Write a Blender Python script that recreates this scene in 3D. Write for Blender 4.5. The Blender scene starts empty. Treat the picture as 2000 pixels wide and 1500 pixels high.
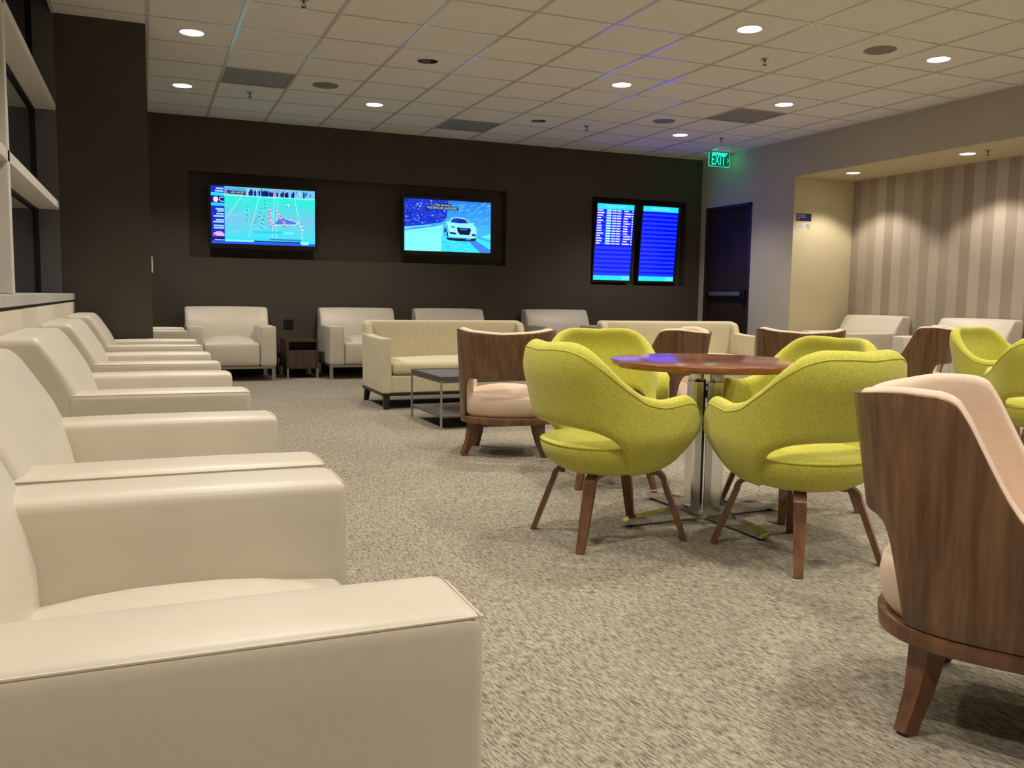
import bpy, bmesh, math, random
from mathutils import Vector, Matrix
rnd = random.Random(7)
SC = bpy.context.scene
COL = SC.collection
PI = math.pi

# ------------------------------------------------------------------ camera
YAW, PITCH, ROLL, FPX, EYE = 0.395685, -0.0991421, 0.0146567, 1710.678, 0.98
cy, sy, cp, sp = math.cos(YAW), math.sin(YAW), math.cos(PITCH), math.sin(PITCH)
fwd = Vector((sy * cp, cy * cp, sp)); rgt = Vector((cy, -sy, 0)); up = rgt.cross(fwd)
r2 = math.cos(ROLL) * rgt + math.sin(ROLL) * up
u2 = -math.sin(ROLL) * rgt + math.cos(ROLL) * up
cam_d = bpy.data.cameras.new('camera'); cam = bpy.data.objects.new('camera', cam_d); COL.objects.link(cam)
cam.matrix_world = Matrix(((r2.x, u2.x, -fwd.x, 0), (r2.y, u2.y, -fwd.y, 0), (r2.z, u2.z, -fwd.z, EYE), (0, 0, 0, 1)))
cam_d.sensor_width = 36; cam_d.lens = 36 * FPX / 2000; cam_d.clip_start = .02; cam_d.clip_end = 60
SC.camera = cam

# ------------------------------------------------------------------ world (night outside) and exposure
w = bpy.data.worlds.new('night'); SC.world = w; w.use_nodes = True
bg = w.node_tree.nodes['Background']; bg.inputs[0].default_value = (.10, .13, .22, 1); bg.inputs[1].default_value = .03
vs = SC.view_settings
vs.view_transform = 'Standard'; vs.look = 'None'; vs.gamma = 1; vs.use_curve_mapping = False
vs.exposure = 0.0
try:
    SC.cycles.use_denoising = True
    SC.cycles.sample_clamp_indirect = 4; SC.cycles.adaptive_threshold = .04
    SC.cycles.max_bounces = 6; SC.cycles.diffuse_bounces = 4; SC.cycles.glossy_bounces = 3
except Exception:
    pass
WARM = (1, .91, .785)
P_MAIN, P_ALC = 125.0, 68.0           # downlight power, watts

# room numbers (metres)
BW = 10.94        # television wall
RW = 7.53         # wall with the door
CE = 3.0          # ceiling
REAR = -3.047     # wall behind the camera
AE = 8.945        # end wall of the alcove
AX = 8.485        # striped wall
AZ = 2.545        # alcove ceiling
T = .64008; GX, GY = .70298, 7.1946

# ------------------------------------------------------------------ materials
MATS = {}
def mat(name, col, rough=.6, metal=0., spec=.5, noise=None, bump=None, coat=0., sheen=0., emit=None, estr=0., trans=0., ior=1.45):
    if name in MATS: return MATS[name]
    m = bpy.data.materials.new(name); m.use_nodes = True
    nt = m.node_tree; b = nt.nodes['Principled BSDF']
    c = tuple(col) + (1,)
    b.inputs['Base Color'].default_value = c; b.inputs['Roughness'].default_value = rough
    b.inputs['Metallic'].default_value = metal; b.inputs['Specular IOR Level'].default_value = spec
    b.inputs['Coat Weight'].default_value = coat; b.inputs['Coat Roughness'].default_value = .12
    b.inputs['Sheen Weight'].default_value = sheen
    b.inputs['Transmission Weight'].default_value = trans; b.inputs['IOR'].default_value = ior
    if emit: b.inputs['Emission Color'].default_value = tuple(emit) + (1,); b.inputs['Emission Strength'].default_value = estr
    tc = nt.nodes.new('ShaderNodeTexCoord')
    if noise:                                   # (scale, amount, (sx,sy,sz))
        sc_, am, st = noise
        mp = nt.nodes.new('ShaderNodeMapping'); mp.inputs['Scale'].default_value = st
        n = nt.nodes.new('ShaderNodeTexNoise'); n.inputs['Scale'].default_value = sc_; n.inputs['Detail'].default_value = 4
        mr = nt.nodes.new('ShaderNodeMapRange'); mr.inputs[1].default_value = .3; mr.inputs[2].default_value = .7
        mr.inputs[3].default_value = 1 - am; mr.inputs[4].default_value = 1 + am
        mx = nt.nodes.new('ShaderNodeVectorMath'); mx.operation = 'SCALE'; mx.inputs[0].default_value = col
        nt.links.new(tc.outputs['Object'], mp.inputs[0]); nt.links.new(mp.outputs[0], n.inputs[0])
        nt.links.new(n.outputs[0], mr.inputs[0]); nt.links.new(mr.outputs[0], mx.inputs['Scale'])
        nt.links.new(mx.outputs[0], b.inputs['Base Color'])
    if bump:                                    # (scale, strength)
        n2 = nt.nodes.new('ShaderNodeTexNoise'); n2.inputs['Scale'].default_value = bump[0]; n2.inputs['Detail'].default_value = 3
        bp = nt.nodes.new('ShaderNodeBump'); bp.inputs['Strength'].default_value = bump[1]; bp.inputs['Distance'].default_value = .004
        nt.links.new(tc.outputs['Object'], n2.inputs[0]); nt.links.new(n2.outputs[0], bp.inputs['Height'])
        nt.links.new(bp.outputs[0], b.inputs['Normal'])
    MATS[name] = m
    return m

def wood(name, dark, light, rough=.38, coat=.25, axis='z', sc_=9):
    m = bpy.data.materials.new(name); m.use_nodes = True; nt = m.node_tree; b = nt.nodes['Principled BSDF']
    tc = nt.nodes.new('ShaderNodeTexCoord'); mp = nt.nodes.new('ShaderNodeMapping')
    mp.inputs['Scale'].default_value = {'z': (1, 1, .06), 'x': (.06, 1, 1), 'y': (1, .06, 1)}[axis]
    n = nt.nodes.new('ShaderNodeTexNoise'); n.inputs['Scale'].default_value = sc_ * 3; n.inputs['Detail'].default_value = 6; n.inputs['Roughness'].default_value = .65
    r = nt.nodes.new('ShaderNodeValToRGB'); r.color_ramp.elements[0].position = .32; r.color_ramp.elements[1].position = .70
    r.color_ramp.elements[0].color = tuple(dark) + (1,); r.color_ramp.elements[1].color = tuple(light) + (1,)
    nt.links.new(tc.outputs['Object'], mp.inputs[0]); nt.links.new(mp.outputs[0], n.inputs[0]); nt.links.new(n.outputs[0], r.inputs[0])
    nt.links.new(r.outputs[0], b.inputs['Base Color'])
    b.inputs['Roughness'].default_value = rough; b.inputs['Coat Weight'].default_value = coat; b.inputs['Coat Roughness'].default_value = .15
    MATS[name] = m
    return m

M_vinyl = mat('cream_vinyl', (.62, .565, .465), .40, spec=.45, noise=(6, .03, (1, 1, 1)), bump=(420, .08), sheen=.1)
M_piping = mat('vinyl_piping', (.68, .62, .51), .45)
M_green = mat('lime_boucle', (.56, .54, .078), .92, spec=.2, noise=(140, .16, (1, 1, 1)), bump=(260, .55), sheen=.25)
M_pink = mat('blush_fabric', (.70, .545, .42), .9, spec=.2, noise=(60, .04, (1, 1, 1)), bump=(500, .15), sheen=.2)
M_sofa = mat('oat_weave', (.60, .535, .37), .88, spec=.2, noise=(70, .06, (1, 1, .12)), bump=(380, .2), sheen=.15)
M_walnut = wood('walnut_veneer', (.072, .033, .015), (.235, .118, .055))
M_leg = wood('walnut_leg', (.085, .035, .016), (.20, .090, .040), rough=.35)
M_tabletop = wood('red_walnut_top', (.24, .085, .042), (.34, .13, .065), rough=.16, coat=.5, axis='x', sc_=6)
M_dark = wood('dark_cabinet', (.040, .022, .014), (.10, .055, .034), rough=.4)
M_oak = wood('light_cabinet', (.30, .17, .09), (.46, .29, .16), rough=.45, axis='x')
M_chrome = mat('chrome', (.72, .72, .72), .12, metal=1.)
M_steel = mat('brushed_steel', (.46, .44, .42), .38, metal=.9)
M_darkleg = mat('espresso_leg', (.022, .014, .011), .4)
M_grey_top = mat('slate_laminate', (.115, .098, .095), .42, noise=(5, .08, (1, 1, 1)))
M_black = mat('black_plastic', (.008, .008, .009), .3)
M_slot = mat('slot_black', (.004, .004, .006), .5)
M_tile = mat('acoustic_tile', (.74, .71, .665), .95, spec=.1, noise=(90, .07, (1, 1, 1)), bump=(300, .25))
M_tbar = mat('ceiling_bar', (.64, .60, .55), .18, spec=.6)
M_white = mat('white_enamel', (.75, .74, .70), .4)
M_grille = mat('grey_grille', (.26, .24, .21), .7, noise=(220, .25, (1, 1, 1)))
M_spk = mat('speaker_mesh', (.20, .18, .14), .6, noise=(260, .3, (1, 1, 1)))
M_lens = mat('lit_lens', (1, 1, 1), .5, emit=(1, .95, .88), estr=14)
M_cone = mat('dark_reflector', (.10, .09, .085), .22, metal=.9)
M_taupe = mat('taupe_paint', (.074, .062, .049), .75, spec=.25, noise=(3, .05, (1, 1, 1)), bump=(600, .05))
M_beige = mat('beige_paint', (.47, .43, .345), .8, spec=.25, noise=(3, .03, (1, 1, 1)))
M_alc = mat('ivory_paint', (.58, .51, .33), .8, spec=.25, noise=(3, .03, (1, 1, 1)))  # same beige wall paint, with the alcove's warm light put into its colour
M_sill = mat('stone_sill', (.56, .54, .50), .4, noise=(12, .08, (1, 1, 1)))
M_apron = mat('cream_apron', (.76, .70, .58), .55, noise=(5, .03, (1, 1, 1)))
M_frame = mat('white_window_frame', (.64, .61, .545), .5)
M_reveal = mat('grey_reveal', (.12, .12, .125), .7)
M_gasket = mat('black_gasket', (.006, .006, .008), .5)
M_door = mat('dark_door', (.030, .021, .011), .6, spec=.2, noise=(14, .12, (1, 1, .08)))
M_doorframe = mat('dark_door_frame', (.026, .019, .012), .5)
M_navy = mat('navy_plate', (.012, .018, .075), .4)
M_platewhite = mat('white_plate', (.62, .57, .52), .45)
M_ink = mat('grey_ink', (.16, .14, .14), .6)
M_text = mat('white_print', (.75, .75, .78), .5)
M_outlet = mat('black_outlet', (.006, .006, .007), .35)
M_glass = mat('night_glass', (.010, .012, .018), .04, spec=.5)
M_night = mat('night_dark', (.004, .004, .006), .9)

def stripe_material():
    m = bpy.data.materials.new('striped_wallcovering'); m.use_nodes = True; nt = m.node_tree; b = nt.nodes['Principled BSDF']
    g = nt.nodes.new('ShaderNodeNewGeometry'); sx = nt.nodes.new('ShaderNodeSeparateXYZ')
    nt.links.new(g.outputs['Position'], sx.inputs[0])
    def mth(op, a, bv=None):
        n = nt.nodes.new('ShaderNodeMath'); n.operation = op
        if hasattr(a, 'links'): nt.links.new(a, n.inputs[0])
        else: n.inputs[0].default_value = a
        if bv is not None:
            if hasattr(bv, 'links'): nt.links.new(bv, n.inputs[1])
            else: n.inputs[1].default_value = bv
        return n.outputs[0]
    t = mth('DIVIDE', mth('SUBTRACT', 8.95, sx.outputs['Y']), .139)
    idx = mth('FLOOR', t)
    par = mth('MODULO', idx, 2.)
    wn = nt.nodes.new('ShaderNodeTexWhiteNoise'); wn.noise_dimensions = '1D'; nt.links.new(idx, wn.inputs['W'])
    v = mth('ADD', mth('MULTIPLY', par, .52), mth('MULTIPLY', wn.outputs[0], .30))
    r = nt.nodes.new('ShaderNodeValToRGB')
    r.color_ramp.elements[0].color = (.325, .262, .20, 1); r.color_ramp.elements[1].color = (.48, .41, .335, 1); r.color_ramp.elements[1].position = .85
    nt.links.new(v, r.inputs[0])
    tc = nt.nodes.new('ShaderNodeTexCoord'); mp = nt.nodes.new('ShaderNodeMapping'); mp.inputs['Scale'].default_value = (1, 6, 60)
    n = nt.nodes.new('ShaderNodeTexNoise'); n.inputs['Scale'].default_value = 6
    nt.links.new(tc.outputs['Object'], mp.inputs[0]); nt.links.new(mp.outputs[0], n.inputs[0])
    mr = nt.nodes.new('ShaderNodeMapRange'); mr.inputs[1].default_value = .3; mr.inputs[2].default_value = .7; mr.inputs[3].default_value = .88; mr.inputs[4].default_value = 1.1
    nt.links.new(n.outputs[0], mr.inputs[0])
    mx = nt.nodes.new('ShaderNodeVectorMath'); mx.operation = 'SCALE'
    nt.links.new(r.outputs[0], mx.inputs[0]); nt.links.new(mr.outputs[0], mx.inputs['Scale']); nt.links.new(mx.outputs[0], b.inputs['Base Color'])
    b.inputs['Roughness'].default_value = .75
    return m

def carpet_material():
    m = bpy.data.materials.new('streaked_carpet'); m.use_nodes = True; nt = m.node_tree; b = nt.nodes['Principled BSDF']
    tc = nt.nodes.new('ShaderNodeTexCoord')
    def nz(scale, rot, st, det=2.):
        mp = nt.nodes.new('ShaderNodeMapping'); mp.inputs['Rotation'].default_value = (0, 0, rot)
        mp2 = nt.nodes.new('ShaderNodeMapping'); mp2.inputs['Scale'].default_value = st
        n = nt.nodes.new('ShaderNodeTexNoise'); n.inputs['Scale'].default_value = scale; n.inputs['Detail'].default_value = det
        nt.links.new(tc.outputs['Object'], mp.inputs[0]); nt.links.new(mp.outputs[0], mp2.inputs[0]); nt.links.new(mp2.outputs[0], n.inputs[0])
        return n.outputs[0]
    ang = -math.radians(98)
    a = nz(1., ang, (34, 175, 1)); c = nz(1., ang, (90, 420, 1), 1.); d = nz(1.4, 0., (1, 1, 1)); e = nz(1., ang, (14, 40, 1))
    def mth(op, x, y):
        n = nt.nodes.new('ShaderNodeMath'); n.operation = op
        for k, q in ((0, x), (1, y)):
            if hasattr(q, 'links'): nt.links.new(q, n.inputs[k])
            else: n.inputs[k].default_value = q
        return n.outputs[0]
    v = mth('ADD', mth('MULTIPLY', a, .62), mth('ADD', mth('MULTIPLY', c, .28), mth('ADD', mth('MULTIPLY', e, .18), mth('MULTIPLY', d, .06))))
    r = nt.nodes.new('ShaderNodeValToRGB'); cr = r.color_ramp
    cr.elements[0].position = .46; cr.elements[0].color = (.118, .108, .082, 1)
    cr.elements[1].position = .66; cr.elements[1].color = (.385, .348, .275, 1)
    el = cr.elements.new(.55); el.color = (.245, .222, .175, 1)
    nt.links.new(v, r.inputs[0]); nt.links.new(r.outputs[0], b.inputs['Base Color'])
    b.inputs['Roughness'].default_value = .98; b.inputs['Specular IOR Level'].default_value = .1
    bp = nt.nodes.new('ShaderNodeBump'); bp.inputs['Strength'].default_value = .35; bp.inputs['Distance'].default_value = .004
    nt.links.new(v, bp.inputs['Height']); nt.links.new(bp.outputs[0], b.inputs['Normal'])
    return m
M_stripe = stripe_material(); M_carpet = carpet_material()

def screen_material():
    m = bpy.data.materials.new('screen_picture'); m.use_nodes = True; nt = m.node_tree
    b = nt.nodes['Principled BSDF']; at = nt.nodes.new('ShaderNodeAttribute'); at.attribute_name = 'Col'
    b.inputs['Base Color'].default_value = (.01, .01, .01, 1); b.inputs['Roughness'].default_value = .25
    nt.links.new(at.outputs['Color'], b.inputs['Emission Color']); b.inputs['Emission Strength'].default_value = 1.
    return m
M_screen = screen_material()
def lin(c, k=1.):
    return tuple(k * ((v / 255 / 12.92) if v <= 10 else ((v / 255 + .055) / 1.055) ** 2.4) for v in c)

# ------------------------------------------------------------------ helpers
def tag(o, label=None, cat=None, group=None, kind=None):
    if label: o['label'] = label
    if cat: o['category'] = cat
    if group: o['group'] = group
    if kind: o['kind'] = kind
    return o
def link(name, me, mats, parent=None, smooth=False, loc=None):
    if not isinstance(mats, (list, tuple)): mats = [mats]
    if not me.materials:
        for m in mats: me.materials.append(m)
    if smooth:
        for p in me.polygons: p.use_smooth = True
        if smooth != True: me.set_sharp_from_angle(angle=math.radians(smooth))
    o = bpy.data.objects.new(name, me); COL.objects.link(o)
    if parent: o.parent = parent
    if loc: o.location = loc
    return o
def bm_obj(name, bm, mats, parent=None, smooth=False, loc=None):
    bmesh.ops.recalc_face_normals(bm, faces=bm.faces)
    me = bpy.data.meshes.new(name); bm.to_mesh(me); bm.free()
    return link(name, me, mats, parent, smooth, loc)
def empty(name, loc=(0, 0, 0), rz=0.):
    o = bpy.data.objects.new(name, None); COL.objects.link(o); o.location = loc; o.rotation_euler = (0, 0, rz); o.empty_display_size = .1
    return o
def thing(name, label, cat, loc=(0, 0, 0), rz=0., group=None):
    return tag(empty(name, loc, rz), label, cat, group)
def copy_tree(o, loc, rz, label, group=None):
    def cp_(src, par):
        c = src.copy(); COL.objects.link(c); c.parent = par
        for ch in src.children: cp_(ch, c)
        return c
    r = cp_(o, None); r.location = loc; r.rotation_euler = (0, 0, rz); r['label'] = label
    if group: r['group'] = group
    return r
def bx(bm, lo, hi, bev=0., seg=1):
    vs_ = [bm.verts.new((x, y, z)) for x in (lo[0], hi[0]) for y in (lo[1], hi[1]) for z in (lo[2], hi[2])]
    fs = []
    for f in ((0, 1, 3, 2), (4, 6, 7, 5), (0, 4, 5, 1), (2, 3, 7, 6), (0, 2, 6, 4), (1, 5, 7, 3)):
        fs.append(bm.faces.new([vs_[k] for k in f]))
    if bev > 0:
        es = list({e for f in fs for e in f.edges})
        bmesh.ops.bevel(bm, geom=es, offset=bev, segments=seg, affect='EDGES', profile=.5)
def box(name, lo, hi, m, parent=None, bev=0., seg=1):
    bm = bmesh.new(); bx(bm, lo, hi, bev, seg); return bm_obj(name, bm, m, parent, smooth=(40 if bev and seg > 1 else False))
def axis_samples(lo, hi, r, n):
    L = hi - lo; r = min(r, L * .499)
    s = [lo + r * k for k in (0, .12, .3, .55, 1.)]
    inner = [lo + r + (L - 2 * r) * k / n for k in range(1, n)]
    return s + inner + [hi - r * k for k in (1., .55, .3, .12, 0)]
def soft_box(name, lo, hi, r, m, parent=None, n=6, crown=None, deform=None):
    """rounded box of dense faces; crown = {'top':h,'front':h,..} swell; deform(Vector)->Vector"""
    lo = Vector(lo); hi = Vector(hi)
    ax = [axis_samples(lo[k], hi[k], r, n) for k in range(3)]
    vid = {}; V = []; F = []
    def add(i, j, k):
        key = (i, j, k)
        if key not in vid:
            p = Vector((ax[0][i], ax[1][j], ax[2][k]))
            q = Vector([min(max(p[c], lo[c] + min(r, (hi[c] - lo[c]) * .499)), hi[c] - min(r, (hi[c] - lo[c]) * .499)) for c in range(3)])
            d = p - q
            if d.length > 1e-9: p = q + d.normalized() * r
            c_ = (lo + hi) / 2; h_ = (hi - lo) / 2
            u = [(p[c] - c_[c]) / h_[c] for c in range(3)]
            if crown:
                if 'top' in crown and u[2] > 0: p.z += crown['top'] * max(0, 1 - abs(u[0]) ** 2.6) * max(0, 1 - abs(u[1]) ** 2.6) * u[2]
                if 'front' in crown and u[1] > 0: p.y += crown['front'] * max(0, 1 - u[0] ** 2) * max(0, 1 - u[2] ** 2) * u[1]
                if 'side' in crown: p.x += crown['side'] * max(0, 1 - u[1] ** 2) * max(0, 1 - u[2] ** 2) * u[0]
            if deform: p = deform(p)
            vid[key] = len(V); V.append(p)
        return vid[key]
    N = [len(a) - 1 for a in ax]
    for d in range(3):
        a, b_ = [(1, 2), (2, 0), (0, 1)][d]
        for side in (0, N[d]):
            for i in range(N[a]):
                for j in range(N[b_]):
                    q = []
                    for (di, dj) in ((0, 0), (1, 0), (1, 1), (0, 1)):
                        k = [0, 0, 0]; k[d] = side; k[a] = i + di; k[b_] = j + dj; q.append(add(*k))
                    F.append(q if side else q[::-1])
    me = bpy.data.meshes.new(name); me.from_pydata(V, [], F)
    return link(name, me, m, parent, smooth=True)
def sweep(bm, pts, sizes, ref=Vector((0, 0, 1)), nsec=4, closed_sec=True):
    """sweep a rectangle (nsec=4: sizes (w,h)) or round section (sizes r) along points; ref = direction of the section's height"""
    pts = [Vector(p) for p in pts]; rings = []
    for i, p in enumerate(pts):
        t = (pts[min(i + 1, len(pts) - 1)] - pts[max(i - 1, 0)]).normalized()
        s = t.cross(ref)
        if s.length < 1e-4: s = t.cross(Vector((1, 0, .01)))
        s.normalize(); h = s.cross(t).normalized()
        sz = sizes[i] if isinstance(sizes, list) else sizes
        if nsec == 4:
            wv, hv = sz
            off = [s * wv / 2 + h * hv / 2, -s * wv / 2 + h * hv / 2, -s * wv / 2 - h * hv / 2, s * wv / 2 - h * hv / 2]
        else:
            off = [s * math.cos(2 * PI * k / nsec) * sz + h * math.sin(2 * PI * k / nsec) * sz for k in range(nsec)]
        rings.append([bm.verts.new(p + o) for o in off])
    for a, b_ in zip(rings, rings[1:]):
        for k in range(nsec): bm.faces.new((a[k], a[(k + 1) % nsec], b_[(k + 1) % nsec], b_[k]))
    bm.faces.new(rings[0][::-1]); bm.faces.new(rings[-1])
def tube(name, pts, r, m, parent=None, n=10, ref=Vector((0, 0, 1))):
    bm = bmesh.new(); sweep(bm, pts, r, ref, n); return bm_obj(name, bm, m, parent, smooth=50)
def pad(name, ax, ay, rings, m, parent=None, ex=2.4, n=48, cyo=0., crown=0.):
    """stack of superellipse rings (inset, z); last ring closed with a crowned cap"""
    V = []; F = []
    def ring(d, z):
        st = len(V)
        for k in range(n):
            a = 2 * PI * k / n; c, s = math.cos(a), math.sin(a)
            V.append(((ax - d) * abs(c) ** (2 / ex) * (1 if c >= 0 else -1), cyo + (ay - d) * abs(s) ** (2 / ex) * (1 if s >= 0 else -1), z))
        return st
    st = [ring(d, z) for d, z in rings]
    for q in (.75, .45, .2):
        d, z = rings[-1]; base = len(V)
        for k in range(n):
            x, y, _ = V[st[len(rings) - 1] + k]
            V.append((x * q, cyo + (y - cyo) * q, z + crown * (1 - q * q)))
        st.append(base)
    for a, b_ in zip(st, st[1:]):
        for k in range(n): F.append((a + k, a + (k + 1) % n, b_ + (k + 1) % n, b_ + k))
    F.append([st[-1] + k for k in range(n)]); F.append([st[0] + k for k in range(n)][::-1])
    me = bpy.data.meshes.new(name); me.from_pydata(V, [], F)
    return link(name, me, m, parent, smooth=60)
def disc_ring(bm, prof, n=40, c=(0, 0, 0)):
    """lathe of (r,z) profile; r=0 collapses"""
    rings = []
    for r, z in prof:
        if r < 1e-6: rings.append([bm.verts.new((c[0], c[1], c[2] + z))])
        else: rings.append([bm.verts.new((c[0] + r * math.cos(2 * PI * k / n), c[1] + r * math.sin(2 * PI * k / n), c[2] + z)) for k in range(n)])
    for a, b_ in zip(rings, rings[1:]):
        for k in range(n):
            k2 = (k + 1) % n
            if len(a) == 1: bm.faces.new((a[0], b_[k], b_[k2]))
            elif len(b_) == 1: bm.faces.new((a[k], a[k2], b_[0]))
            else: bm.faces.new((a[k], a[k2], b_[k2], b_[k]))
def lathe(name, prof, m, parent=None, n=40, loc=None, smooth=45):
    bm = bmesh.new(); disc_ring(bm, prof, n); return bm_obj(name, bm, m, parent, smooth=smooth, loc=loc)
def band(name, cols, d0, d1, m, parent=None, rows=10, cap=.02, deform=None, cap_bottom=True):
    """curved wall. cols: list of (P(x,y), N inward, zb, zt)"""
    V = []; F = []; L = None
    r = (d1 - d0) / 2
    for (P, Nv, zb, zt) in cols:
        loop = []
        b0 = zb + (cap if cap_bottom else 0)
        for k in range(rows + 1): loop.append((d0, b0 + (zt - cap - b0) * k / rows))
        for k in range(1, 6):
            a = PI - PI * k / 6; loop.append((d0 + r + r * math.cos(a), zt - cap + cap * math.sin(a)))
        for k in range(rows + 1): loop.append((d1, zt - cap + (b0 - zt + cap) * k / rows))
        if cap_bottom:
            for k in range(1, 6):
                a = -PI * k / 6; loop.append((d0 + r + r * math.cos(a), b0 + cap * math.sin(a)))
        L = len(loop)
        for d, z in loop:
            p = Vector((P[0] + Nv[0] * d, P[1] + Nv[1] * d, z))
            V.append(deform(p) if deform else p)
    n = len(cols)
    for i in range(n - 1):
        for k in range(L):
            k2 = (k + 1) % L
            F.append((i * L + k, i * L + k2, (i + 1) * L + k2, (i + 1) * L + k))
    F.append(list(range(L))); F.append([(n - 1) * L + k for k in range(L)][::-1])
    me = bpy.data.meshes.new(name); me.from_pydata(V, [], F)
    bm = bmesh.new(); bm.from_mesh(me); bmesh.ops.recalc_face_normals(bm, faces=bm.faces); bm.to_mesh(me); bm.free()
    return link(name, me, m, parent, smooth=75)
def lerp_table(tab, x):
    """smooth monotone curve through the (x, value) table"""
    n = len(tab)
    if x <= tab[0][0]: return tab[0][1]
    if x >= tab[-1][0]: return tab[-1][1]
    d = [(tab[i + 1][1] - tab[i][1]) / (tab[i + 1][0] - tab[i][0]) for i in range(n - 1)]
    def tan(i):
        if i == 0: return d[0]
        if i == n - 1: return d[-1]
        return 0. if d[i - 1] * d[i] <= 0 else 2 * d[i - 1] * d[i] / (d[i - 1] + d[i])
    for i in range(n - 1):
        if x <= tab[i + 1][0]:
            h = tab[i + 1][0] - tab[i][0]; t = (x - tab[i][0]) / h
            return (2 * t ** 3 - 3 * t * t + 1) * tab[i][1] + (t ** 3 - 2 * t * t + t) * h * tan(i) + (3 * t * t - 2 * t ** 3) * tab[i + 1][1] + (t ** 3 - t * t) * h * tan(i + 1)
def text_mesh(body, size, align='CENTER'):
    cu = bpy.data.curves.new('txt', 'FONT'); cu.body = body; cu.size = size; cu.align_x = align; cu.align_y = 'CENTER'
    cu.extrude = 0.0; cu.resolution_u = 2
    o = bpy.data.objects.new('txt', cu); COL.objects.link(o)
    bpy.context.view_layer.update()
    me = bpy.data.meshes.new_from_object(o.evaluated_get(bpy.context.evaluated_depsgraph_get()))
    bpy.data.objects.remove(o); bpy.data.curves.remove(cu)
    return me
def struct(o): o['kind'] = 'structure'; return o

# ================================================================== SETTING
def quad_obj(name, pts, m, parent=None):
    me = bpy.data.meshes.new(name); me.from_pydata(pts, [], [tuple(range(len(pts)))]); return link(name, me, m, parent)
struct(box('floor', (-.9, REAR - .2, -.06), (AX + .2, BW + .3, 0), M_carpet))

# --- television wall with its two recesses
def wall_with_holes(name, x0, x1, z0, z1, y, depth, holes, m):
    """front face at y, thickness to +y; holes are recesses (xa,xb,za,zb) of given depth with a back"""
    xs = sorted({x0, x1, *[h[0] for h in holes], *[h[1] for h in holes]}); zs = sorted({z0, z1, *[h[2] for h in holes], *[h[3] for h in holes]})
    bm = bmesh.new()
    def f(a): bm.faces.new([bm.verts.new(p) for p in a])
    for xa, xb in zip(xs, xs[1:]):
        for za, zb in zip(zs, zs[1:]):
            cx, cz = (xa + xb) / 2, (za + zb) / 2
            ins = any(h[0] < cx < h[1] and h[2] < cz < h[3] for h in holes)
            yy = y + depth if ins else y
            f([(xa, yy, za), (xb, yy, za), (xb, yy, zb), (xa, yy, zb)])
    for a, b_, c, d in holes:
        e = y + depth
        f([(a, y, c), (b_, y, c), (b_, e, c), (a, e, c)]); f([(a, y, d), (a, e, d), (b_, e, d), (b_, y, d)])
        f([(a, y, c), (a, e, c), (a, e, d), (a, y, d)]); f([(b_, y, c), (b_, y, d), (b_, e, d), (b_, e, c)])
    f([(x0, y + .3, z0), (x0, y + .3, z1), (x1, y + .3, z1), (x1, y + .3, z0)])
    f([(x0, y, z0), (x0, y, z1), (x0, y + .3, z1), (x0, y + .3, z0)]); f([(x1, y, z0), (x1, y + .3, z0), (x1, y + .3, z1), (x1, y, z1)])
    bmesh.ops.remove_doubles(bm, verts=bm.verts, dist=1e-5)
    return bm_obj(name, bm, m)
struct(wall_with_holes('wall_back', -.9, RW + .1, 0, CE + .1, BW, .14, [(.485, 4.456, 1.392, 2.376), (5.735, 7.275, 1.17, 2.375)], M_taupe))
struct(box('wall_column', (-.578, 7.43, 0), (.046, 8.25, CE), M_taupe))
struct(box('wall_column_far', (-.9, 8.25, 0), (-.578, BW, CE + .1), M_taupe))
struct(box('wall_front', (-.9, REAR - .2, 0), (AX + .2, REAR, CE + .4), M_beige))

# --- window side
GXP = -.735
wa = struct(box('wall_left', (-.78, REAR, 0), (-.50, 7.43, .896), M_apron))
box('sill_shadow_gap', (-.78, REAR, .896), (-.515, 7.428, .912), M_gasket, wa)
struct(box('trim_1', (-.78, REAR, .912), (-.495, 7.429, .958), M_sill))
win = struct(empty('window_1', (-.70, 4.5, .958)))
def wpart(name, lo, hi, m, bev=.004):
    o = box(name, lo, hi, m, None, bev); o.parent = win; o.matrix_parent_inverse = Matrix.Translation((.70, -4.5, -.958)); return o
ys = [REAR, -2.7, -.2, 2.3, 4.79, 7.43]
zs = [.958, 1.605, 2.32, 3.4]
for a, b_ in zip(ys, ys[1:]):
    for c, d in zip(zs, zs[1:]):
        wpart('pane', (GXP - .012, a, c), (GXP, b_, d), M_glass, 0)
for z, hh in ((1.605, .03), (2.32, .022)):
    wpart('transom', (GXP, REAR, z - hh), (-.578, 7.405, z + hh), M_frame)
    wpart('gasket', (GXP, REAR, z - hh - .016), (GXP + .02, 7.405, z - hh), M_gasket, 0)
for y in ys[1:-1]:
    wpart('mullion', (GXP, y - .035, .958), (-.578, y + .035, 3.4), M_frame)
wpart('reveal', (GXP, 7.405, .958), (-.578, 7.43, 3.4), M_reveal, 0)
wpart('gasket', (GXP, 7.385, .958), (GXP + .02, 7.405, 3.4), M_gasket, 0)
struct(box('wall_left_bulkhead', (-.60, REAR, CE + .03), (-.578, 7.43, 3.4), M_reveal))
struct(box('ceiling_window_pocket', (-.80, REAR, 3.4), (-.578, 7.43, 3.45), M_night))

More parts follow.
